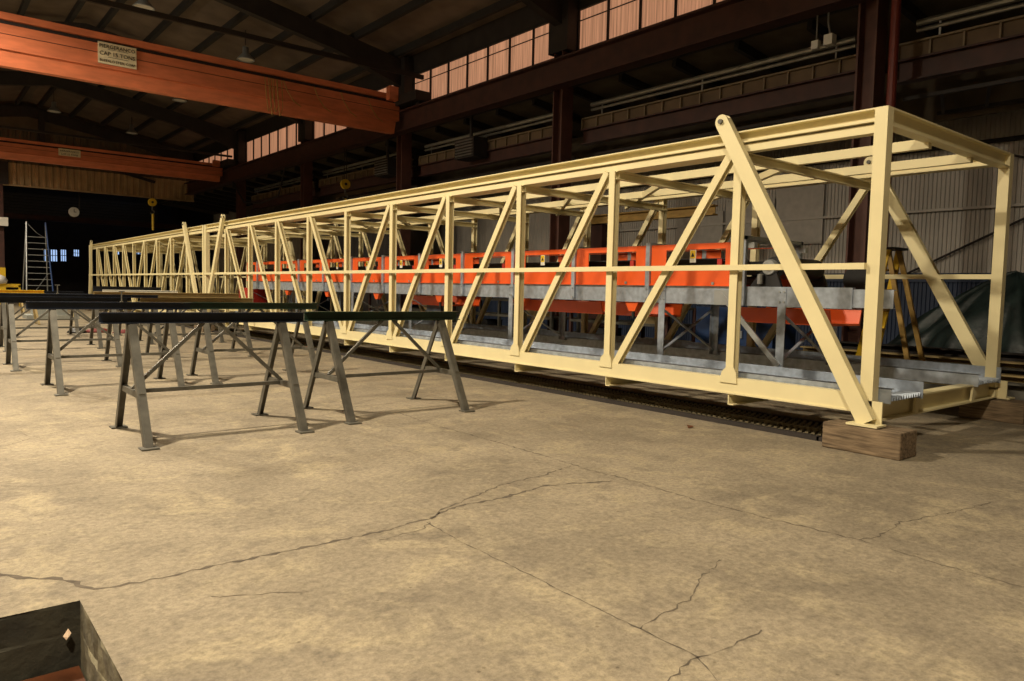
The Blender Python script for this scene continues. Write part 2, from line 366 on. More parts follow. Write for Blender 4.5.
c = MB(); c.ext((6.15, -4.9, 6.0), (6.15, 40.1, 6.0), (1,0,0), (0,0,1), Ib(.36, .62, .03, .04)); t = tag(c.build('runway_girder', REDOX), 'long dark red crane runway girder under the clerestory windows', 'girder')
c = MB(); c.box((6.11, -4.9, 6.62), (6.19, 40.1, 6.67)); c.build('rail', DARKST, t)
for i, y in enumerate(bays[2:]):
    c = MB(); 
    for sgn, xe in ((1, 6.45), (-1, XL+.1)):
        z1 = ZR - .2 - abs(xe - XR)*sl
        vs = [(XR, y-.12, ZR-.2), (XR, y-.12, ZR-.72), (XR + sgn*5.2, y-.12, ZR-.75-5.2*sl), (xe, y-.12, z1-.85), (xe, y-.12, z1)]
        vs += [(a, b+.24, d) for a, b, d in vs]
        c.add(vs, [(0,1,2,3,4),(5,6,7,8,9),(0,1,6,5),(1,2,7,6),(2,3,8,7),(3,4,9,8),(4,0,5,9)])
    tag(c.build('roof_rafter', DARKST), ['dark rafter above the near orange crane, topmost in the photo', 'dark sloping rafter mostly hidden behind the near orange crane', 'dark roof rafter with its peak just below the near orange crane', 'dark roof rafter just above the far orange crane', 'dark end rafter against the gable wall'][i], 'rafter', 'roof rafters')

# runway level mezzanine band in the side aisle: red beam, tan stiffened web
for i in range(5):
    a, b = bays[i] + .25, bays[i+1] - .25
    nm = ['beside the camera', 'right of the second column', 'between second and third columns', 'between third and fourth columns', 'between fourth and fifth columns'][i]
    nm = ['right of the nearest column', 'between the nearest and second columns', 'between the second and third columns', 'between the third and fourth columns', 'between the fourth and fifth columns'][i]
    t = thing('aisle_beam', 'dark red beam with pale stiffened panels %s' % nm, 'beam', (6.95, (a+b)/2, 4.76), 'aisle beams')
    c = MB(); c.ext((6.98, a, 4.76), (6.98, b, 4.76), (1,0,0), (0,0,1), Ib(.22, .36, .02, .03)); c.build('lower_beam', REDOX, t)
    c = MB(); c.box((6.96, a, 5.12), (6.99, b, 5.37)); c.build('web_panel', TANP, t)
    c = MB(); c.box((6.90, a, 5.36), (7.02, b, 5.39))
    k = 14
    for j in range(k+1): y = a + (b-a)*j/k; c.box((6.90, y-.014, 5.12), (6.96, y+.014, 5.37))
    c.build('stiffener', RIBM, t)
    c = MB()
    for j in range(10): y = a + (b-a)*(j+.5)/10; c.rect((7.2, y-.25, 4.55), (8.6, y+.25, 4.55), (0,0,1), .05, .05)
    c.rect((7.2, a, 4.55), (7.2, b, 4.55), (0,0,1), .06, .06); c.rect((8.6, a, 4.55), (8.6, b, 4.55), (0,0,1), .06, .06)
    c.build('lattice', DARKST, t)
    c = MB()
    for zz, rr in ((5.56, .035), (5.68, .055)): c.tube([(6.98, a+.25, zz), (6.98, b-.25, zz)], rr, 8)
    [c.rect((6.98, yy, 5.392), (6.98, yy, 5.72), (0,1,0), .03, .02) for yy in (a+.6, (a+b)/2, b-.6)]; tag(c.build('pipe_run', PIPE), 'pair of grey pipes above the panelled beam %s' % nm, 'pipe', 'aisle pipe runs')
# upper backing boards on the aisle
c = MB(); c.box((8.75, -4.9, 4.45), (8.85, 40, 5.5)); tag(c.build('bulkhead_panel', PLY), 'brown plywood bulkhead high above the side aisle behind the pipes', 'panel')
c = MB(); c.box((6.25, 3.83, 5.45), (6.4, 3.98, 5.62)); c2 = MB(); c2.box((6.25, 4.08, 5.43), (6.35, 4.2, 5.57))
t = thing('junction_box', 'pair of pale electrical boxes under the runway girder near the first column', 'electrical box', (6.35, 4, 5.4))
c.build('box', WHITE, t); c2.build('box', WHITE, t)
c = MB(); c.tube([(6.33, 3.9, 5.6), (6.33, 3.95, 5.85), (6.33, 3.95, 6.0)], .02, 6); c.tube([(6.31, 4.14, 5.56), (6.31, 4.14, 6.0)], .014, 6); c.build('conduit', PIPE, t)
for i, (ya, za, yb, zb_) in enumerate([(4.4, 1.5, -1.2, 4.3), (3.6, 4.35, -1.6, 2.6)]):
    c = MB(); c.tube([(9.9, ya, za), (9.9, yb, zb_)], .022, 6)
    tag(c.build('brace_rod', DARKST), ['thin dark rod rising right across the pale side wall', 'thin dark rod falling right across the pale side wall'][i], 'rod')
for i, zz in enumerate((4.15, 2.95)):
    c = MB(); c.box((9.90, -4.8, zz), (9.96, 12, zz+.05 if i else zz+.08)); tag(c.build('wall_rail', PURL if i == 0 else CORR), ['upper horizontal dark girt on the side wall', 'lower pale horizontal girt on the side wall'][i], 'girt')
# flat pale panels patching the side wall
for i, (a, b, z0, z1) in enumerate([(7.0, 8.3, 2.4, 3.5), (5.8, 6.95, 2.4, 3.8), (8.4, 9.8, 2.0, 3.3)]):
    c = MB(); c.box((9.92, a, z0), (9.95, b, z1)); tag(c.build('wall_sheet', mat('pale_sheet%d' % i, (.40, .37, .33, 1), .6)), ['flat pale sheet on the side wall, middle of three', 'flat pale sheet on the side wall, nearest the camera', 'flat pale sheet on the side wall, farthest of three'][i], 'panel', 'flat wall sheets')

# ---------------------------------------------------------------- bridge cranes
def sign(parent, x, y, z, w_, h_, lines):
    b = MB(); b.box((x, y, z), (x+w_, y+.02, z+h_)); s = b.build('sign', SIGN, parent)
    for txt, zz, size in lines:
        if txt == '-':
            q = MB(); q.box((x+w_*.25, y-.006, z+zz), (x+w_*.78, y, z+zz+size)); q.build('rule', INK, s); continue
        cu = bpy.data.curves.new('lettering', 'FONT'); cu.body = txt; cu.size = size; cu.extrude = .003; cu.align_x = 'CENTER'; cu.resolution_u = 2
        tmp = bpy.data.objects.new('tmp', cu); COL.objects.link(tmp); bpy.context.view_layer.update()
        me = bpy.data.meshes.new_from_object(tmp.evaluated_get(bpy.context.evaluated_depsgraph_get())); bpy.data.objects.remove(tmp)
        wd = max(v.co.x for v in me.vertices) - min(v.co.x for v in me.vertices); fit = min(1.15, w_*.92/wd)
        me.materials.clear(); me.materials.append(INK)
        o = bpy.data.objects.new('lettering', me); COL.objects.link(o); o.parent = s
        o.location = V((x+w_/2, y-.004, z+zz)) - V(parent_loc(s)); o.rotation_euler = (math.pi/2, 0, 0); o.scale = (fit, 1, 1)
    return s
def crane(y, label, z0=5.94, hs=1.0, cables=True):
    t = thing('bridge_crane', label, 'crane', (0, y, z0), 'orange bridge cranes')
    xa, xb = XL+.5, 6.0
    q = lambda v: z0 + v*hs
    m = MB(); m.box((xa, y-.13, q(.37)), (xb, y+.03, q(.88))); m.build('web', CRANE, t)
    m = MB(); m.ext((xa, y, z0), (xb-.1, y, z0), (0,-1,0), (0,0,1), [(-.2,0),(.0,0),(.09,.33*hs),(.15,.33*hs),(.15,.37*hs),(-.2,.37*hs)]); m.build('lower_box', CRANE, t)
    m = MB(); m.box((xa, y-.035, q(.84)), (xb, y+.035, q(.89))); m.box((xa, y-.15, q(.98)), (xb, y+.2, q(1.13))); m.build('top_flange', CRANE, t)
    m = MB(); m.box((xa, y-.05, q(.89)), (xb, y+.05, q(.98))); m.build('shadow_gap_strip', DARKST, t)  # dark strip painted in for the shade of the open gap
    m = MB(); m.box((xa, y-.14, q(.66)), (xb, y-.13, q(.672))); m.build('conductor_strip', REDOX, t)
    m = MB(); m.box((xb-.15, y-1.3, 6.74), (xb+.4, y+1.3, 7.02)); m.build('end_truck', DARKST, t)
    for yy in (-1.0, 1.0):
        m = MB(); m.lathe((6.15, y+yy, 6.865), [(.02, -.05), (.19, -.05), (.19, .05), (.02, .05)], 20, 'X'); m.build('wheel', DARKST, t)
    m = MB(); m.box((xb-.5, y-.4, q(.9)), (xb-.2, y-.2, q(1.3))); m.build('motor', CRANE, t)
    m = MB(); m.box((xa, y-1.5, q(1.35)), (xb, y-1.42, q(1.47))); m.build('walkway_edge', DARKST, t)
    if cables:
        m = MB(); xs = [1.78, 1.88, 1.98, 2.1]
        for i, x in enumerate(xs):
            m.tube([(x, y-.22, z0+.85), (x+.02, y-.27, z0+.4), (x+.08, y-.27, z0-.05-.08*(i % 2)), (x+.17, y-.25, z0+.1), (x+.15, y-.22, z0+.85)], .010, 6)
        for x in (2.3, 3.19, 4.0, 4.87):
            m.tube([(x, y-.22, z0+.86), (x+.1, y-.24, z0+.6), (x+.3, y-.24, z0+.34), (x+.5, y-.23, z0+.24)], .011, 6)
        m.build('festoon_cable', WOODY, t)
    return t
t = crane(17.6, 'large orange bridge crane girder nearest the camera, with a capacity sign')
sign(t, -2.19, 17.44, 6.36, 0.83, .50, [('PIERGERANCO', .37, .12), ('-', .345, .008), ('CAP 15 TONS', .20, .13), ('-', .165, .008), ('BUFFALO STEEL CORP', .05, .08)])
t = crane(34.0, 'smaller looking orange bridge crane in the distance near the gable wall', z0=6.09, hs=.72, cables=False)
sign(t, -0.75, 33.83, 6.45, 0.81, .29, [('PIERGERANCO', .17, .09), ('CAP 15 TONS', .04, .09)])
# crane hooks
def hook(x, y, z, top, label, col=YEL, s=1.0):
    t = thing('crane_hook', label, 'hook', (x, y, z), 'crane hooks')
    m = MB(); m.tube([(x-.04, y, top), (x-.04, y, z)], .012, 6); m.tube([(x+.04, y, top), (x+.04, y, z)], .012, 6); m.build('rope', DARKST, t)
    m = MB(); m.lathe((x, y, z), [(.05, -.05), (.17*s, -.05), (.17*s, .05), (.05, .05)], 20, 'Y'); m.build('block', col, t)
    m = MB(); m.lathe((x, y, z), [(.02, -.07), (.05*s, -.07), (.05*s, .07), (.02, .07)], 12, 'Y'); m.build('sheave_pin', BLACK, t)
    pts = [(x, y, z-.1)] + [(x + .09*math.sin(a), y, z - .42*s + .09*math.cos(a)) for a in [k*.45 for k in range(0, 11)]]
    m = MB(); m.tube(pts, .028*s, 8); m.build('hook', STEELG, t)
    m = MB(); m.tube([(x+.02, y, z-.5*s), (x+.02, y, z-1.2*s)], .05, 8); m.build('pendant', col if col is YEL else REDP, t)
hook(6.12, 21.3, 4.78, 6.0, 'yellow crane hook block hanging near the third column over the truss')
hook(2.91, 34.0, 4.84, 6.1, 'yellow round hook block hanging from the distant crane', s=1.05)
# high bay lights
def hb(x, y, z, label, s=1.0):
    t = thing('high_bay_light', label, 'lamp', (x, y, z), 'high bay lights')
    m = MB(); m.lathe((x, y, z), [(.05, .42*s), (.09*s, .40*s), (.1*s, .2*s), (.26*s, .02), (.27*s, 0), (.24*s, .0), (.08*s, .17*s)], 20); m.build('reflector', ALU, t, True)
    m = MB(); m.lathe((x, y, z+.02), [(.01, .0), (.22*s, .0), (.22*s, .02), (.01, .02)], 20); m.build('lens', WHITE, t)
    m = MB(); m.tube([(x, y, z+.4*s), (x, y, 9.72 - abs(x+1.1)*.168)], .015, 6); m.build('stem', DARKST, t)
hb(2.55, 21.0, 8.2, 'unlit round high bay light above the near crane girder')
hb(2.6, 28.4, 8.3, 'small unlit high bay light below the near crane girder in the centre')
hb(-.75, 34.8, 8.4, 'unlit high bay light left of centre under the far rafters')
hb(2.7, 36.8, 8.3, 'unlit high bay light above the far crane, rightmost of the distant ones')
hb(-.85, 18.9, 8.35, 'unlit high bay light at the top edge above the capacity sign')

# ================================================================ THE TRUSS MODULES
TW = 2.785; ZT = 2.675; ZB = .302; ZRL = 1.455
def truss(yn, label, lugs, y_end_post0, mid):
    """yn = node positions along Y; node 0 and the last carry the end frames"""
    y0, y1 = yn[0], yn[-1]; n = len(yn) - 1
    t = thing('truss_module', label, 'truss', (TW/2, (y0+y1)/2, ZB), 'cream truss modules')
    for side in (0, 1):
        sx = -1 if side == 0 else 1; X = 0 if side == 0 else TW
        ax = V((sx, 0, 0)); 
        # top chord, I beam with wide flange, over a square runner
        m = MB(); xc = X - sx*.075
        m.ext((xc, y0+.1, ZT-.105), (xc, y1-.1, ZT-.105), (1,0,0), (0,0,1), Ib(.15, .105, .012, .012)); m.build('top_chord', CREAM, t)
        if side == 0:
            m = MB(); m.box((.03, y0+.1, ZT-.185), (.13, y1-.1, ZT-.118)); m.box((.13, yn[1], ZT-.185), (.27, yn[-2], ZT-.175)); m.build('chord_runner', CREAM, t)
        # bottom chord: channel, web outward
        m = MB(); m.ext((X, y0+.1, ZB), (X, y1-.1, ZB), -ax, (0,0,1), [(0,0),(.09,0),(.09,.012),(.012,.012),(.012,.138),(.09,.138),(.09,.15),(0,.15)])
        m.box((X, y0+.1, ZB), (X + sx*.012, y1-.1, ZB+.014)); m.build('bottom_chord', CREAM, t)
        # rail in pieces between the members, outside face
        m = MB(); m.box((X, y0+.1, ZRL-.025), (X + sx*.04, y1-.1, ZRL+.025)); m.build('mid_rail', CREAM, t)
        zlo, zhi = ZB+.15, ZT-.105 if side else ZT-.185
        for k, y in enumerate(yn):
            if k in (0, n):
                yy = y + .05 if k == 0 else y - .05
                m = MB(); m.box((X - sx*.1, yy-.05, ZB+.012), (X, yy+.05, ZT)); m.build('end_post', CREAM, t)
            else:
                # channel post opening toward the near end
                m = MB(); m.ext((X, y+.04, zlo-.06), (X, y+.04, zhi), (0,-1,0), -ax, [(a, b+.004) for a, b in Cc(.085, .08, .012)])
                m.add(*gus(X, sx, y, zlo)); m.build('post', CREAM, t)
        def diag(ya, yb):
            a = V((X - sx*.004, ya, zlo-.04)); b = V((X - sx*.004, yb, zhi)); d = (b-a).normalized(); p = V((0, -d.z, d.y))
            if p.y > 0: p = -p
            m = MB(); m.ext(a, b, p, -ax, [(q-.035, r+.004) for q, r in Cc(.07, .075, .012)]); m.build('diagonal', CREAM, t)
        for k in range(1, mid): diag(yn[k+1]-.09, yn[k]+.09)
        for k in range(mid+1, n): diag(yn[k-1]+.09, yn[k]-.09)
        # heavy end diagonals that carry the lifting lugs
        for (yt, yb, zt) in lugs:
            a = V((X + sx*.04, yb, .235)); b = V((X + sx*.04, yt, zt)); d = (b-a).normalized(); p = V((0, -d.z, d.y))
            m = MB(); m.ext(a, b, p, ax, [(-.065,-.036),(.065,-.036),(.065,.036),(-.065,.036)])
            o = m.build('end_diagonal', CREAM, t)
            m = MB(); 
            for off in (-.026, .026):
                c = b + ax*off; vs = []
                ring = [(math.cos(q), math.sin(q)) for q in [k*math.pi/10 for k in range(11)]]
                pts = [p*(.065*cx) + d*(.065*sy) for cx, sy in ring] + [p*-.065 - d*.06, p*.065 - d*.06]
                vs = [c + q + ax*.008 for q in pts] + [c + q - ax*.008 for q in pts]; k = len(pts)
                m.add(vs, [list(range(k)), list(range(k, 2*k))] + [[i, (i+1) % k, k+(i+1) % k, k+i] for i in range(k)])
            m.build('lifting_lug', CREAM, o)
            m = MB(); m.lathe(b + V((0,0,0)), [(.02, -.06), (.022, -.06), (.022, .06), (.02, .06)], 10, 'X'); m.build('lug_pin', STEELG, o)
            m = MB(); m.box((X - sx*.02, yb-.12, .215), (X + sx*.14, yb+.12, .23)); m.box((X, yb-.09, .23), (X - sx*.015, yb+.1, ZB+.1)); m.build('bearing_plate', CREAM, o)
    # end frames
    for y, s in ((y0, 1), (y1, -1)):
        m = MB(); m.ext((.1, y+s*.05, ZT-.14), (TW-.1, y+s*.05, ZT-.14), (0,1,0), (0,0,1), Ib(.1, .14, .012, .014)); m.build('end_beam', CREAM, t)
        m = MB(); m.box((.0, y, .23), (.1, y+s*.1, ZB+.03)); m.box((TW-.1, y, .23), (TW, y+s*.1, ZB+.03)); m.ext((.1, y+s*.06, .225), (TW-.1, y+s*.06, .225), (0,1,0), (0,0,1), Ib(.12, .17, .012, .014))
        for gx in (.12, .82, 2.1):
            m.add([(gx, y+s*.0, .395), (gx+.16, y, .395), (gx+.04, y, .24), (gx-.02, y, .24), (gx, y+.02, .395), (gx+.16, y+.02, .395), (gx+.04, y+.02, .24), (gx-.02, y+.02, .24)],
                  [(0,1,2,3),(4,5,6,7),(0,1,5,4),(1,2,6,5),(2,3,7,6),(3,0,4,7)])
        m.build('sill_beam', CREAM, t)
    # cross members
    for k in range(1, n):
        y = yn[k]
        m = MB(); m.ext((.02, y, ZT-.27), (TW-.02, y, ZT-.27), (0,-1,0), (0,0,1), Cc(.085, .06, .01)); m.build('cross_beam', CREAM, t)
        m = MB(); m.ext((-.0, y, .2), (TW, y, .2), (0,-1,0), (0,0,1), Cc(.1, .06, .01)); m.build('floor_beam', CREAM, t)
    for xs in (.93, 1.86):
        m = MB(); m.box((xs-.03, y0+.055, ZT-.19), (xs+.03, y1-.055, ZT-.105)); m.build('stringer', CREAM, t)
    for k in range(1, n-1):
        a = V((.96, yn[k]+.02, ZT-.16)); b = V((TW-.06, min(yn[k]+2.25, y1-.15), ZT-.16))
        m = MB(); m.rect(a, b, (0,0,1), .07, .05); m.build('plan_brace', CREAM, t)
    return t
def gus(X, sx, y, zlo):
    x0, x1 = X + sx*.001, X + sx*.012
    pr = [(y-.09, zlo-.05), (y+.09, zlo-.05), (y+.07, zlo+.05), (y+.02, zlo+.1), (y-.05, zlo+.1), (y-.08, zlo+.05)]
    n = len(pr); vs = [(x0, a, b) for a, b in pr] + [(x1, a, b) for a, b in pr]
    return vs, [list(range(n)), list(range(n, 2*n))] + [[i, (i+1) % n, n+(i+1) % n, n+i] for i in range(n)]
YA = [0] + [1.308 + 1.544*k for k in range(10)] + [16.75]
YB = [16.83 + 1.512*k for k in range(11)]
truss(YA, 'cream truss box frame nearest the camera, housing the orange conveyor', [(1.45, .01, 2.77), (YA[10]-.0, 16.6, 2.77)], 0, 6)
truss(YB, 'cream truss box frame farther away, butted end to end beyond the nearer one', [(YB[1]-.0, 16.98, 2.77), (YB[-1]-.75, YB[-1]-.15, 2.77)], 0, 5)

# timbers carrying the truss ends
def timber(x0, x1, y0, y1, z0, z1, label, g='timber blocks'):
    m = MB(); nx, ny, nz = 2, 6, 2; 
    m.box((x0, y0, z0), (x1, y1, z1)); o = m.build('timber_block', TIMBER)
    bv = o.modifiers.new('bevel', 'BEVEL'); bv.width = .012; bv.segments = 2
    return tag(o, label, 'timber', g)
timber(-.14, .15, -.29, .32, 0, .208, 'weathered timber block under the near corner of the truss')
timber(2.62, 2.92, -.28, .3, 0, .208, 'weathered timber block under the far corner of the truss, partly cut by the frame')
for i, (x, lb) in enumerate([(0, 'timber block under the truss joint on the sawhorse side'), (TW, 'timber block under the truss joint on the wall side')]):
    timber(x-.15, x+.15, 16.4, 17.15, 0, .208, lb)
for i, (x, lb) in enumerate([(0, 'timber block under the distant truss end on the sawhorse side'), (TW, 'timber block under the distant truss end on the wall side')]):
    timber(x-.15, x+.15, 31.5, 32.1, 0, .208, lb)

# walkway planks
def plank(xa, xb, y0, y1, label, hi_b, hi_a=.06):
    z = .42
    t = thing('walkway_plank', label, 'walkway', ((xa+xb)/2, (y0+y1)/2, z-.04), 'galvanised walkway planks')
    m = MB(); m.box((xa, y0, z-.04), (xa+.006, y1, z+hi_a)); m.box((xa, y0, z+hi_a-.006), (xa+.05, y1, z+hi_a)); m.build('curb', GALV, t)
    m = MB(); m.box((xb-.006, y0, z-.04), (xb, y1, z+hi_b)); m.build('toe_board', GALV, t)
    m = MB(); k = 12
    m.box((xa+.006, y0+.06, z-.02), (xb-.006, y1, z))
    for i in range(k):
        x = xa + .03 + (xb-xa-.06)*(i+.5)/k; w2 = (xb-xa-.06)/k*.30
        vs = [(x-w2, y0, z-.02), (x+w2, y0, z-.02), (x+w2*.3, y0, z+.015), (x-w2*.3, y0, z+.015), (x-w2, y0+.08, z-.02), (x+w2, y0+.08, z-.02), (x+w2*.3, y0+.12, z+.015), (x-w2*.3, y0+.12, z+.015)]
        m.add(vs, [(0,1,2,3),(4,5,6,7),(0,1,5,4),(1,2,6,5),(2,3,7,6),(3,0,4,7)])
        j = 0
        while y0 + .3 + j*.1 < min(y1, y0+3.0):
            yy = y0 + .3 + j*.1; m.box((x-w2, yy-.02, z), (x+w2, yy+.02, z+.006)); j += 1
    m.build('grip_tread', GALV, t)
plank(.12, .72, -.09, 16.6, 'long galvanised walkway plank inside the near side of the truss', .10, .08)
plank(2.10, 2.70, -.04, 16.6, 'long galvanised walkway plank along the wall side of the truss', .12, .08)

# ================================================================ CONVEYOR
XO0, XO1 = 1.0, 2.05
cv = thing('belt_conveyor', 'long orange guarded belt conveyor on galvanised legs inside the truss', 'conveyor', (1.5, 9, .46))
for X, sx in ((XO0, -1), (XO1, 1)):
    m = MB(); m.ext((X, .69 if sx < 0 else .95, 1.1), (X, 16.4, 1.1), (-sx,0,0), (0,0,1), Cc(.2, .06, .008)); m.build('side_channel', GALV, cv)
    if sx > 0: continue
    m = MB(); m.ext((X-sx*.012, .32, 1.115), (X-sx*.012, .75, 1.115), (-sx,0,0), (0,0,1), Cc(.17, .05, .006)); m.build('take_up_sleeve', GALV, cv)
legs = [1.40, 2.93, 5.72, 8.5, 10.68, 13.4, 16.2]
for y in legs:
    for X, sx in ((XO0, -1), (XO1, 1)):
        m = MB(); m.ext((X + sx*.004, y-.045, .457), (X + sx*.004, y-.045, 1.29), (0,1,0), (sx,0,0), Cc(.05, .09, .008)) if False else m.box((X + sx*.0, y-.045, .457), (X + sx*.008, y+.045, 1.29))
        m.box((X, y+.037, .457), (X - sx*.05, y+.045, 1.1)); m.box((X - sx*.05, y-.05, .457), (X + sx*.06, y+.05, .465)); m.build('leg', GALV, cv)
        bo = MB()
        for zz in (1.15, 1.25):
            for dy in (-.025, .025): bo.lathe((X + sx*.008, y+dy, zz), [(.002, 0), (.011, 0), (.011, sx*.012), (.002, sx*.012)], 6, 'X')
        bo.build('bolt', ALU, cv)
    m = MB(); m.rect((XO0+.03, y+.03, .52), (XO1-.03, y+.03, 1.02), (0,1,0), .04, .012); m.build('cross_brace', GALV, cv)
    m = MB(); m.rect((XO0+.03, y-.0, 1.02), (XO1-.03, y-.0, .52), (0,1,0), .04, .012); m.build('cross_brace', GALV, cv)
m = MB(); m.rect((XO0-.02, 1.40, .50), (XO0-.02, 2.12, 1.22), (1,0,0), .02, .055); m.build('leg_brace', ALU, cv)
m = MB(); m.box((XO0-.012, 1.98, 1.10), (XO0-.022, 2.2, 1.26)); m.build('gusset_plate', ALU, cv)
# guard frames (mullions) and orange guard panels with an opening each
mull = [1.88 + 1.262*k for k in range(12)]; yend = mull[-1] + .8
for i, y in enumerate(mull):
    for X, sx in ((XO0, -1), (XO1, 1)):
        m = MB(); m.box((X + sx*.006, y-.03, 1.12), (X + sx*.036, y+.03, 1.80)); m.build('guard_post', GALV, cv)
        bo = MB()
        for zz in (1.14, 1.26): bo.lathe((X + sx*.036, y, zz), [(.002, 0), (.014, 0), (.014, sx*.012), (.002, sx*.012)], 6, 'X')
        bo.build('bolt', ALU, cv)
    m = MB(); m.box((XO0-.03, y-.02, 1.77), (XO1+.03, y+.02, 1.80)); m.build('guard_bow', GALV, cv)
    a = y + .035; b = (mull[i+1] if i+1 < len(mull) else yend) - .035
    wa, wb = a + .17, b - .22
    for X, sx in ((XO0, -1), (XO1, 1)):
        m = MB(); x0, x1 = X, X + sx*.008
        zo, zu = (1.48, 1.705) if sx < 0 else (1.36, 1.766)
        m.box((x0, a, zu), (x1, b, 1.77)); m.box((x0, a, 1.305), (x1, b, zo)); m.box((x0, a, zo), (x1, wa, zu)); m.box((x0, wb, zo), (x1, b, zu))
        m.box((x0, a, 1.77), (X - sx*.04, b, 1.762)); m.box((x0, a, 1.30), (X + sx*.03, b, 1.31))
        g = m.build('guard_panel', ORANGE, cv)
        if sx == -1 and i < 9:
            yc = (wa+wb)/2 + .02
            m = MB(); m.box((X-.016, yc-.04, 1.56), (X-.009, yc+.04, 1.70)); lb = m.build('warning_label', WHITE, g)
            m = MB(); m.box((X-.019, yc-.034, 1.605), (X-.016, yc+.034, 1.695)); m.build('yellow_field', YEL, lb)
            m = MB(); m.add([(X-.021, yc-.024, 1.625), (X-.021, yc+.024, 1.625), (X-.021, yc, 1.672), (X-.019, yc-.024, 1.625), (X-.019, yc+.024, 1.625), (X-.019, yc, 1.672)], [(0,1,2),(3,4,5),(0,1,4,3),(1,2,5,4),(2,0,3,5)]); m.build('triangle_symbol', INK, lb)
        m = MB(); m.box((x1, a+.3, 1.315), (X + sx*.02, a+.33, 1.345)); m.build('latch', ALU, g)
# trough rollers, belt, return pan and cone cups
m = MB()
prof = [(-.42, 1.60), (-.2, 1.44), (.2, 1.44), (.42, 1.60), (.42, 1.61), (.2, 1.452), (-.2, 1.452), (-.42, 1.61)]
m.ext((1.525, 1.9, 0), (1.525, yend, 0), (1,0,0), (0,0,1), prof); m.build('belt', BLACK, cv)
y = 2.2
while y < yend:
    for (xa, za, xb, zb_) in ((1.09, 1.55, 1.30, 1.40), (1.33, 1.37, 1.72, 1.37), (1.75, 1.40, 1.96, 1.55)):
        m = MB(); m.tube([(xa, y, za), (xb, y, zb_)], .055, 12); m.build('idler_roller', BLACK if xa != 1.33 else STEELG, cv)
    m = MB(); m.box((1.02, y-.03, 1.30), (2.03, y+.03, 1.33)); m.box((1.05, y-.03, 1.33), (1.08, y+.03, 1.6)); m.box((1.97, y-.03, 1.33), (2.0, y+.03, 1.6)); m.build('idler_bracket', REDP, cv)
    y += 1.262
# head pulley and bearing at the near end
m = MB(); m.lathe((1.525, 1.58, 1.50), [(.05, -.40), (.115, -.40), (.115, .40), (.05, .40)], 28, 'X'); m.build('head_pulley', BLACK, cv)
m = MB(); m.tube([(.98, 1.58, 1.50), (2.1, 1.58, 1.50)], .025, 12); m.build('shaft', ALU, cv)
for X in (1.05, 1.98):
    m = MB(); m.lathe((X, 1.58, 1.50), [(.03, -.04), (.075, -.04), (.085, 0), (.075, .04), (.03, .04)], 18, 'X'); m.build('bearing', ALU, cv)
    m = MB(); m.add([(X-.02, 1.44, 1.30), (X+.02, 1.44, 1.30), (X+.02, 1.80, 1.30), (X-.02, 1.80, 1.30), (X-.02, 1.5, 1.45), (X+.02, 1.5, 1.45), (X+.02, 1.68, 1.45), (X-.02, 1.68, 1.45)],
                    [(0,1,2,3),(4,5,6,7),(0,1,5,4),(1,2,6,5),(2,3,7,6),(3,0,4,7)]); m.build('bearing_stand', BLACK, cv)
m = MB(); m.tube([(1.0, 1.66, 1.33), (1.0, 1.66, 1.43)], .03, 12); m.build('take_up_spring', ALU, cv)
m = MB(); m.lathe((2.0, 1.1, 1.40), [(.03, -.1), (.14, -.1), (.14, .1), (.03, .1)], 20, 'X'); m.build('drive_sheave', BLACK, cv)
m = MB(); m.box((XO0-.04, 1.82, 1.1), (XO0, 1.88, 1.83)); m.box((XO1, 1.82, 1.1), (XO1+.04, 1.88, 1.83)); m.box((XO0-.04, 1.82, 1.79), (XO1+.04, 1.88, 1.83)); m.build('end_frame', GALV, cv)
for hx in (XO0-.01, XO1-.05): m = MB(); m.box((hx, 1.74, 1.70), (hx+.06, 1.82, 1.76)); m.build('hinge_bracket', ALU, cv)
for yy0, yy1 in ((1.0, 2.1), (4.1, 5.9), (7.6, 8.9), (3.3, 3.95)):
    m = MB(); m.ext((1.525, yy0, 0), (1.525, yy1, 0), (1,0,0), (0,0,1), [(-.34, 1.08), (-.30, .92), (.30, .92), (.34, 1.08), (.32, 1.08), (.285, .94), (-.285, .94), (-.32, 1.08)])
    m.build('return_pan', ORANGE, cv)
yy = 3.42
while yy < 16:
    m = MB(); m.add([(1.02, yy-.11, 1.10), (1.12, yy-.11, 1.10), (1.12, yy+.11, 1.10), (1.02, yy+.11, 1.10), (1.03, yy-.045, .985), (1.09, yy-.045, .985), (1.09, yy+.045, .985), (1.03, yy+.045, .985)],
                    [(0,1,2,3),(4,5,6,7),(0,1,5,4),(1,2,6,5),(2,3,7,6),(3,0,4,7)]); m.build('drip_cup', ORANGE, cv)
    m = MB(); m.tube([(1.06, yy, .99), (1.06, yy, .90)], .02, 8); m.build('drain_spout', BLACK, cv)
    yy += 2.12
c = MB(); c.box((1.05, 16.45, .72), (1.6, 17.3, 1.12)); tag(c.build('gearbox_guard', REDP), 'dark red drive guard at the distant end of the orange conveyor', 'guard')
c = MB(); c.box((1.3, 8.0, .72), (1.6, 8.45, .98)); tag(c.build('motor_box', mat('grey_motor', (.05, .06, .08, 1), .5)), 'grey motor box slung beneath the middle of the conveyor', 'motor')

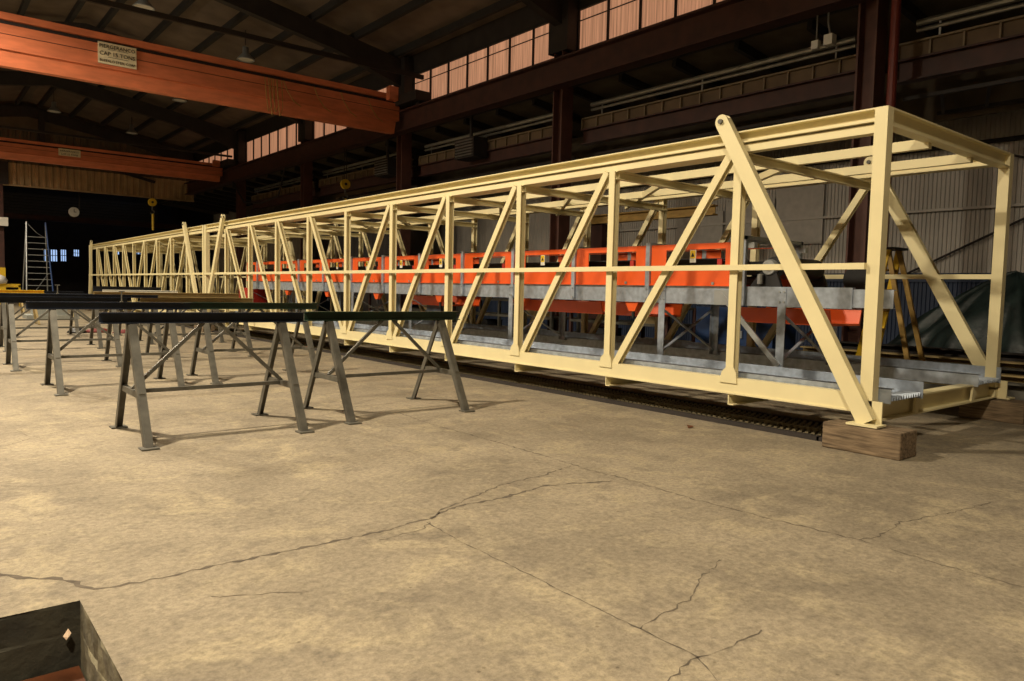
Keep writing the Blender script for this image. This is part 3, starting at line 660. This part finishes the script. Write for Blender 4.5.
# ================================================================ TRENCH GRATE
t = thing('trench_grate', 'long rusty expanded metal trench grate on the floor under the near truss edge', 'grate', (.5, 12, 0))
m = MB(); m.box((.06, .45, 0), (.13, 26, .035)); m.box((.78, .45, 0), (.85, 26, .035)); m.box((.06, .42, 0), (.85, .47, .035)); m.build('edge_frame', DARKST, t)
m = MB()
m.box((.13, .45, 0), (.78, 26, .004)); m.build('trench_bed', mat('trench_dirt', (.075, .06, .036, 1), .9), t)
m = MB(); y = .52
while y < 20:
    for i, x in enumerate([.15 + j*.085 for j in range(8)]):
        off = .03 if i % 2 else 0
        m.add([(x, y+off, .03), (x+.035, y+off-.02, .034), (x+.08, y+off, .03), (x+.035, y+off+.02, .026)], [(0,1,2,3)])
        m.add([(x, y+off, .03), (x+.035, y+off-.012, .03), (x+.035, y+off-.012, .01), (x, y+off, .01)], [(0,1,2,3)])
    y += .06
m.build('mesh_infill', GRATE, t)
m = MB(); m.box((.44, .5, .01), (.46, 26, .034)); m.build('centre_bar', GRATE, t)

# ================================================================ SAWHORSES
ZS = .97
def sawhorse(x0, x1, y, label, m1=DSTEEL, tilt=0, ov=.22, leg=None):
    """x0,x1 = the two leg frames; top beam overhangs"""
    t = thing('sawhorse', label, 'sawhorse', ((x0+x1)/2, y, 0), 'steel sawhorses')
    hs = .5; zt = ZS - .085
    for x in (x0, x1):
        for s in (-1, 1):
            a = V((x, y + s*hs, .012)); b = V((x, y + s*.035, zt)); d = (b-a).normalized()
            m = MB(); p = V((0, d.z, -d.y)) * s
            m.ext(a, b, (1,0,0), p, [(-.030,-.004),(.030,-.004),(.030,.004),(-.023,.004),(-.023,-.055),(-.030,-.055)])
            lg = m.build('leg', leg or STEELG, t)
            m = MB(); m.box((x-.06, y+s*hs-.055, 0), (x+.06, y+s*hs+.055, .012)); m.build('foot_plate', leg or STEELG, lg)
        zc = .36; yy = hs + (.035-hs)*(zc-.012)/(zt-.012)
        m = MB(); m.box((x-.02, y-yy, zc-.022), (x+.02, y+yy, zc+.022)); m.build('tie_bar', leg or STEELG, t)
    m = MB(); m.rect((x0, y, .36), (x1, y, .36), (0,0,1), .03, .03); m.build('stretcher', STEELG, t)
    xm = (x0+x1)/2
    for xa, xt in ((x0, x0 + (x1-x0)*.45), (x1, x0 + (x1-x0)*.55)):
        m = MB(); m.rect((xa, y - .0, .38), (xt, y, zt), (0,1,0), .028, .028); m.build('brace', STEELG, t)
    m = MB(); m.ext((x0-ov, y, zt), (x1+ov, y, zt), (0,-1,0), (0,0,1), [(-.035, 0), (.045, 0), (.045, .008), (-.027, .008), (-.027, .077), (.045, .077), (.045, .085), (-.035, .085)])
    m.build('top_rail', m1, t)
    return t
sawhorse(-4.50, -3.32, 3.57, 'steel sawhorse with navy top rail at the front left of the group', ov=.215)
sawhorse(-2.81, -1.57, 3.72, 'steel sawhorse with green top rail at the front right, closest to the truss', GSTEEL, ov=.22)
sawhorse(-4.60, -3.40, 6.77, 'steel sawhorse with navy rail directly behind the front left sawhorse', ov=.24)
sawhorse(-2.96, -1.66, 6.95, 'steel sawhorse with dull green rail in the second row next to the truss', GSTEEL, ov=.22)
sawhorse(-4.74, -3.50, 9.42, 'steel sawhorse in the third row, its left legs at the photo edge', ov=.2)
sawhorse(-6.50, -5.22, 9.42, 'steel sawhorse mostly cut off by the left photo edge', ov=.2)
sawhorse(-2.75, -1.35, 10.2, 'steel sawhorse in the third row in front of the truss', TANST, ov=.2)
sawhorse(-4.55, -3.15, 12.72, 'steel sawhorse in the fourth row on the left', ov=.2)
sawhorse(-2.15, -.80, 13.4, 'steel sawhorse in the fourth row beside the trench', TANST, ov=.2)
sawhorse(-4.2, -3.02, 15.85, 'distant steel sawhorse in the last row on the left', ov=.2)
sawhorse(-2.15, -1.02, 15.3, 'distant steel sawhorse in the last row on the right', TANST, ov=.2)
# stock laid on the horses
def stock(x0, x1, y, z, w_, h_, m_, label, name='steel_bar'):
    m = MB(); m.ext((x0, y, z), (x1, y, z), (0,-1,0), (0,0,1), [(0,0),(w_,0),(w_,.006),(.006,.006),(.006,h_-.006),(w_,h_-.006),(w_,h_),(0,h_)])
    return tag(m.build(name, m_), label, 'steel bar', 'steel stock on the sawhorses')
stock(-6.4, -2.9, 9.36, ZS, .05, .045, DSTEEL, 'dark channel bar lying across the third row sawhorses at the left')
stock(-3.62, -1.42, 10.15, ZS, .07, .075, TANST, 'tan primed channel bar lying on the third row sawhorse by the truss')
stock(-3.5, -2.42, 10.13, ZS+.075, .04, .03, WHITE, 'short pale bar resting above the tan channel')
stock(-4.75, -3.95, 12.7, ZS, .06, .05, YEL, 'short yellow painted bar on the fourth row sawhorse')
stock(-3.1, -1.9, 13.2, ZS, .08, .14, DSTEEL, 'short dark beam on the fourth row sawhorse in front of the far truss')
for i, (x, y, z) in enumerate([(-3.93, 6.72, ZS), (-4.2, 9.36, ZS+.045)]):
    t = thing('bar_clamp', ['small clamp upright on the second row sawhorse rail', 'small clamp upright on the bar in the third row'][i], 'clamp', (x, y, z), 'small clamps')
    m = MB(); m.box((x-.012, y-.03, z), (x+.012, y+.02, z+.012)); m.tube([(x, y-.02, z+.01), (x, y-.02, z+.12)], .008, 6); m.build('screw', STEELG, t)
    m = MB(); m.tube([(x-.03, y-.02, z+.12), (x+.03, y-.02, z+.12)], .006, 6); m.build('handle', STEELG, t)

# ================================================================ CLUTTER
# pit contents
m = MB(); m.box((px0+.05, py0+.05, -.26), (px1-.012, py1-.035, -.235)); o = m.build('rusty_sheet', RUST); tag(o, 'rust brown sheet lying in the floor pit', 'metal sheet')
m = MB(); m.box((px0+.2, -.02, -.234), (px1-.05, .1, -.20)); tag(m.build('plank', mat('pale_plank', (.30, .25, .19, 1), .8, bump=.3)), 'pale plank end across the bottom of the floor pit', 'plank')
m = MB(); m.add([(-5.41, .445, -.115), (-5.395, .43, -.118), (-5.392, .447, -.09), (-5.40, .435, -.128), (-5.383, .44, -.108)], [(0,1,2),(1,3,4),(1,4,2),(0,3,1),(0,2,4,3)]); tag(m.build('wood_chip', mat('chip', (.75, .55, .38, 1), .8)), 'pale wood chip caught on the far wall of the floor pit', 'chip')
# leaf on floor
m = MB(); m.add([(-.42, 1.42, .002), (-.36, 1.40, .02), (-.33, 1.45, .004), (-.38, 1.47, .025)], [(0,1,3),(1,2,3),(0,1,2)]); tag(m.build('debris_scrap', RUST), 'tiny brown scrap on the floor in front of the truss', 'scrap')
# rolling ladder far left
def rladder(x, y, h, wd, label):
    t = thing('rolling_ladder', label, 'ladder', (x, y, 0))
    for s in (-1, 1):
        m = MB(); m.tube([(x + s*wd/2*1.15, y-.5, .1), (x + s*wd/2*.8, y+.6, h)], .035, 8); m.build('side_rail', ALU if s < 0 else mat('ladder_blue', (.02, .06, .2, 1), .4), t)
        m = MB(); m.tube([(x + s*wd/2*.8, y+.6, h), (x + s*wd/2*1.1, y+1.4, .1)], .03, 8); m.build('rear_leg', ALU, t)
        m = MB(); m.lathe((x + s*wd/2*1.15, y-.5, .1), [(.02, -.03), (.1, -.03), (.1, .03), (.02, .03)], 14, 'X'); m.build('wheel', BLACK, t)
    for k in range(11):
        q = (k+1)/13.5; z = .1 + q*(h-.1); ww = wd/2*(1.15 - .35*q); yy = y-.5 + 1.1*q
        m = MB(); m.box((x-ww, yy, z-.015), (x+ww, yy+.1, z+.015)); m.build('step', ALU, t)
    m = MB(); m.tube([(x-wd/2*.8, y+.58, h-.05), (x, y+.5, h-.5), (x+wd/2*.8, y+.58, h-.75)], .012, 6); m.tube([(x-wd*.45, y-.4, .3), (x+wd*.4, y+.1, 1.5)], .02, 6); m.build('brace', ALU, t)
rladder(-1.05, 38.0, 3.91, .95, 'tall grey rolling ladder standing in the dark opening at far left')
m = MB(); m.box((-1.7, 35.5, 0), (.9, 36.6, .30)); m.box((-1.8, 35.4, .30), (1.1, 36.7, .42)); m.box((-1.6, 35.6, .42), (-.2, 36.5, .55)); tag(m.build('pallet_stack', mat('pale_stack', (.42, .40, .34, 1), .7)), 'low pale stack of material at the foot of the rolling ladder', 'pallet')
# portal post at left, yellow guarded
t = thing('portal_column', 'red column with yellow base guard at the far left of the opening', 'column', (-2.35, 39.9, 0))
m = MB(); m.ext((-2.35, 39.9, 1.7), (-2.35, 39.9, 5.66), (1,0,0), (0,1,0), [(a, b-.13) for a, b in Ib(.30, .26, .03, .03)]); m.build('shaft', REDOX, t)
m = MB(); m.box((-2.52, 39.72, 0), (-2.18, 40.08, 1.75)); m.build('guard', YEL, t)
m = MB(); m.box((-2.75, 39.5, 3.7), (-2.05, 39.74, 4.1)); m.build('service_box', WHITE, t)
m = MB(); m.box((-3.4, 37.0, 0), (-3.32, 37.08, .95)); m.box((-1.95, 37.0, 0), (-1.87, 37.08, .95)); m.box((-3.4, 37, .85), (-1.87, 37.08, 1.0)); m.box((-3.4, 37, .45), (-1.87, 37.08, .55)); tag(m.build('guard_rail', YEL), 'yellow guard rail in front of the far left column', 'railing')
t = thing('white_sack', 'white sack resting on top of the yellow guard rail', 'sack', (-2.7, 37.04, 1.0))
m = MB(); m.lathe((-2.65, 37.04, 1.0), [(.05, 0), (.28, .02), (.32, .15), (.22, .32), (.05, .4)], 14); m.build('body', CLOTH, t, True)
# header beam, clock and rolling door slats beyond the opening
m = MB(); m.ext((-3.5, 47.7, 4.62), (9.9, 47.7, 4.62), (0,-1,0), (0,0,1), [(a, b) for a, b in Ib(.2, .3, .03, .04)]); tag(m.build('header_beam', REDOX), 'dull red header beam spanning the dark hall behind the clock', 'beam')
m = MB()
for k in range(7): m.box((-3.4, 47.75+.02*(k % 2), 4.95 + k*.17), (6.5, 47.82, 5.07 + k*.17))
tag(m.build('roll_up_shutter', mat('shutter_grey', (.05, .046, .04, 1), .5, metal=.3)), 'dark slatted shutter above the red header beam', 'shutter')
t = thing('wall_clock', 'round white wall clock hanging in the dark opening', 'clock', (0.88, 41.0, 4.70))
m = MB(); m.lathe((0.88, 41.0, 4.70), [(.01, -.04), (.23, -.04), (.25, 0), (.23, .05), (.01, .05)], 28, 'Y'); m.build('case', WHITE, t)
m = MB(); m.box((0.88-.012, 40.945, 4.70-.02), (0.88+.012, 40.955, 4.70+.14)); m.box((0.88-.02, 40.945, 4.70-.012), (0.88+.1, 40.955, 4.70+.012)); m.build('hands', INK, t)
m = MB(); m.tube([(0.88+.25, 41.0, 4.70+.1), (0.88+.25, 41.0, 5.7)], .03, 6); m.build('hanger', DARKST, t)
# floor clutter between sawhorses and truss
def lump(x, y, rx, ry, h, m_, name, label, cat, seed=1):
    rnd = random.Random(seed); m = MB(); vs = []; n = 12; R = 5
    for i in range(R):
        q = i/(R-1); rr = math.cos(q*1.45)
        for k in range(n): a = 2*math.pi*k/n; j = 1 + rnd.uniform(-.18, .18); vs.append((x + rx*rr*j*math.cos(a), y + ry*rr*j*math.sin(a), h*math.sin(q*1.57)*(1 + rnd.uniform(-.1, .1)) if i else 0))
    m.add(vs, [[i*n+k, i*n+(k+1)%n, (i+1)*n+(k+1)%n, (i+1)*n+k] for i in range(R-1) for k in range(n)] + [[(R-1)*n+k for k in range(n)], list(range(n))[::-1]])
    return tag(m.build(name, m_, smooth=True), label, cat)
lump(-2.35, 17.0, .28, .2, .1, REDD, 'red_tool_bag', 'red bundle on the floor behind the left sawhorses', 'bag', 3)
lump(-1.85, 16.6, .25, .18, .08, REDD, 'red_cable_coil', 'smaller red coil on the floor right of the red bundle', 'cable', 4)
lump(-2.8, 16.9, .2, .15, .12, BLACK, 'hose_coil', 'black coil on the floor left of the red bundle', 'hose', 5)
def chair(x, y, rz, label, m_):
    t = thing('workshop_trestle', label, 'trestle', (x, y, 0), 'small far trestles'); 
    for sx in (-1, 1):
        for sy in (-1, 1):
            m = MB(); m.rect((x+sx*.5, y+sy*.35, 0), (x+sx*.4, y+sy*.05, .72), (1,0,0), .05, .05); m.build('leg', m_, t)
    m = MB(); m.box((x-.6, y-.06, .72), (x+.6, y+.06, .80)); m.build('top', m_, t)
chair(-3.6, 21.0, 0, 'pale trestle on the floor beyond the sawhorses at left', TANST)
chair(-1.6, 22.0, 0, 'pale trestle beyond the sawhorses near the far truss', CREAM)
chair(-3.3, 27.0, 0, 'farthest pale trestle at the left, below the ladder', TANST)
m = MB(); m.box((-3.0, 24.2, 0), (-1.6, 25.4, .12)); m.box((-2.8, 24.4, .12), (-1.9, 25.2, .5)); tag(m.build('steel_pallet', mat('grey_pallet', (.25, .26, .24, 1), .6)), 'grey box on a low pallet seen through the left sawhorses', 'box')

# side aisle: tarp heap, step ladder, blue cabinet, stacked steel
def tarp():
    rnd = random.Random(11); n = 120; R_ = 22; vs = []
    ph = [rnd.uniform(0, 6.28) for _ in range(6)]
    for i in range(R_):
        r = i/(R_-1)
        for k in range(n):
            a = 2*math.pi*k/n
            f = abs(math.sin(a*4.5 + ph[0] + .5*math.sin(3*r)))**.7*.22 + abs(math.sin(a*10 + ph[1] + 2*r))*.10 + .05*math.sin(a*23 + ph[2] + 5*r)
            q = r*(1 - f*r**.6)
            x = 8.3 + (1.42 + .1*math.sin(a*2))*q*math.cos(a); y = 1.55 + (2.5 + .3*math.sin(a*3+1))*q*math.sin(a)
            z = 1.72*(1 - r**1.25) + .10*math.sin(9*r + a*3)*(1-r)*r*2 - .12*f*(1-r) + .06*math.sin(a*7 + 12*r)*r*(1-r)*3
            vs.append((x, y, max(.008, z)))
    m = MB(); m.add(vs, [(i*n+k, i*n+(k+1)%n, (i+1)*n+(k+1)%n, (i+1)*n+k) for i in range(R_-1) for k in range(n)])
    o = m.build('tarpaulin', TARP, smooth=True)
    tag(o, 'dark green plastic tarpaulin heaped over goods by the blue wall', 'tarpaulin')
tarp()
def stepladder(x, y, label):
    t = thing('step_ladder', label, 'ladder', (x, y, 0))
    for s in (-1, 1):
        m = MB(); m.rect((x + s*.26, y+.35, 0), (x + s*.17, y, 1.85), (1,0,0), .04, .08); m.build('front_rail', YEL, t)
        m = MB(); m.rect((x + s*.24, y-.45, 0), (x + s*.16, y, 1.85), (1,0,0), .035, .06); m.build('rear_rail', WOODY, t)
    for k in range(6):
        q = (k+1)/7; m = MB(); m.box((x-.25+.09*q, y+.33-.35*q-.04, 1.85*q-.012), (x+.25-.09*q, y+.33-.35*q+.05, 1.85*q+.012)); m.build('step', WOODY, t)
    m = MB(); m.box((x-.2, y-.1, 1.85), (x+.2, y+.12, 1.88)); m.build('top_cap', BLACK, t)
stepladder(4.3, 1.78, 'yellow and brown wooden step ladder behind the near end of the truss')
m = MB(); m.box((4.9, 3.85, 0), (5.6, 5.35, 1.0)); t = tag(m.build('blue_cabinet', BLUE), 'blue metal cabinet in the side aisle behind the conveyor legs', 'cabinet')
m = MB(); m.box((4.88, 4.58, .05), (4.9, 4.6, .95)); m.build('door_gap', BLACK, t); m = MB(); m.box((4.87, 4.4, .5), (4.9, 4.43, .62)); m.build('handle', ALU, t)
for i, (x, z, h_, m_, lb) in enumerate([(3.7, .10, .20, STEELG, 'grey steel beam lying lowest beside the wall side of the truss'), (4.05, .10, .26, TANST, 'tan steel beam lying second from the truss on the aisle floor'),
        (4.5, .10, .30, STEELG, 'long grey beam third from the truss on the aisle floor'), (5.05, .10, .34, TANST, 'tall tan beam on the aisle floor below the tarpaulin'), (5.6, .10, .42, DARKST, 'dark deep beam lying nearest the column row')]):
    m = MB(); m.ext((x, -2.5, z), (x, 3.4 if x > 4.3 else 15, z), (1,0,0), (0,0,1), Ib(.2, h_, .015, .018)); tag(m.build('steel_beam', m_), lb, 'beam', 'stacked steel beams')
for i, (y, lb) in enumerate([(-1.0, 'squared timber bearer under the beam stack at the near end'), (2.6, 'squared timber bearer under the beam stack beside the ladder')]):
    m = MB(); m.box((3.5, y-.06, 0), (5.8, y+.06, .1)); tag(m.build('bearer', TIMBER), lb, 'timber', 'bearers')
# dark racks and benches through the truss
for i, (y0, y1, h_) in enumerate([(5.9, 8.4, .95), (9.0, 12.6, 1.0), (13.4, 17.0, 1.1)]):
    t = thing('storage_rack', ['low dark storage rack behind the conveyor just left of the blue cabinet', 'low dark storage rack behind the middle of the conveyor', 'low dark storage rack behind the distant part of the conveyor'][i], 'rack', (5.2, (y0+y1)/2, 0), 'storage racks')
    for x in (4.8, 5.6):
        for y in (y0, (y0+y1)/2, y1):
            m = MB(); m.box((x-.03, y-.03, 0), (x+.03, y+.03, h_)); m.build('upright', REDOX if i != 1 else STEELG, t)
    for z in (.25, .6, h_-.04):
        m = MB(); m.box((4.76, y0, z), (5.64, y1, z+.05)); m.build('shelf', STEELG, t)
    for j, (fy, zz, mm, nm) in enumerate([(.2, .65, TANST, 'tan'), (.7, .30, BLACK, 'black')]):
        y = y0 + (y1-y0)*fy - .2
        m = MB(); m.box((4.85, y, zz), (5.3, y+.4, zz+.2)); m.box((4.84, y-.005, zz+.17), (5.31, y+.405, zz+.2))
        tag(m.build('parts_bin', mm), '%s parts bin on the dark rack %s' % (nm, ['beside the blue cabinet', 'behind the middle of the conveyor', 'behind the distant conveyor'][i]), 'bin', 'rack bins')
# jib beam with yellow edge and its dark mast
t = thing('jib_crane', 'yellow edged jib beam on a dark mast seen through the top of the truss', 'crane', (7.6, 10.6, 0))
m = MB(); m.box((7.5, 10.2, 0), (7.85, 10.6, 2.9)); m.build('mast', REDOX, t)
m = MB(); m.ext((7.5, 6.9, 2.9), (7.5, 10.8, 2.9), (1,0,0), (0,0,1), Ib(.18, .22, .02, .03)); m.build('boom', WOODY, t)
# far aisle partitions and equipment
def part(y0, y1, x, z1, label, m_, frame=PIPE):
    t = thing('partition_wall', label, 'partition', (x, (y0+y1)/2, 0), 'aisle partitions')
    m = MB(); corr(m, (x, y0, 0), (x, y1, 0), 0, z1, .35, .04, (-1,0,0)); m.build('cladding', m_, t)
    m = MB(); m.box((x-.12, y0, z1-.06), (x-.04, y1, z1+.1)); m.box((x-.12, y0-.05, 0), (x-.04, y0+.08, z1)); m.box((x-.12, y1-.08, 0), (x-.04, y1+.05, z1)); m.build('frame', frame, t)
part(19.2, 24.4, 7.4, 4.75, 'dark clad partition left of the third column with a tan header', DARKST, TANP)
part(27.0, 31.2, 7.2, 4.3, 'brown clad partition with pale door frame in the far aisle', PLY, RIBM)
part(31.6, 37.5, 7.0, 4.3, 'tan clad partition at the far end of the side aisle', PLY, RIBM)
m = MB(); m.box((6.80, 32.6, 2.6), (6.87, 35.4, 4.0)); m.box((6.78, 33.4, 2.6), (6.80, 34.0, 3.5)); tag(m.build('notice_panel', TANP), 'pale brown panel on the far partition above the truss joint', 'panel')
def heater(x, y, z, label):
    t = thing('unit_heater', label, 'heater', (x, y, z), 'unit heaters')
    m = MB(); m.box((x-.24, y-.45, z), (x+.24, y+.45, z+.55)); m.build('casing', DARKST, t)
    m = MB()
    for k in range(6): m.box((x-.27, y-.4, z+.06+k*.08), (x-.24, y+.4, z+.09+k*.08))
    m.build('louvre', PIPE, t)
    m = MB(); m.tube([(x, y, z+.55), (x, y, z+1.25)], .05, 8); m.build('hanger', DARKST, t)
heater(6.65, 14.6, 4.9, 'dark unit heater hanging high between the second and third columns')
heater(6.65, 19.3, 4.9, 'dark unit heater hanging high just left of the third column')
c = MB(); c.tube([(6.2, 26.8, 5.99), (6.2, 27.5, 4.9), (6.2, 29.5, 4.75), (6.2, 31.5, 4.95), (6.2, 33, 5.99)], .04, 8); tag(c.build('sagging_cable', DARKST), 'dark cable sagging below the far runway girder', 'cable')
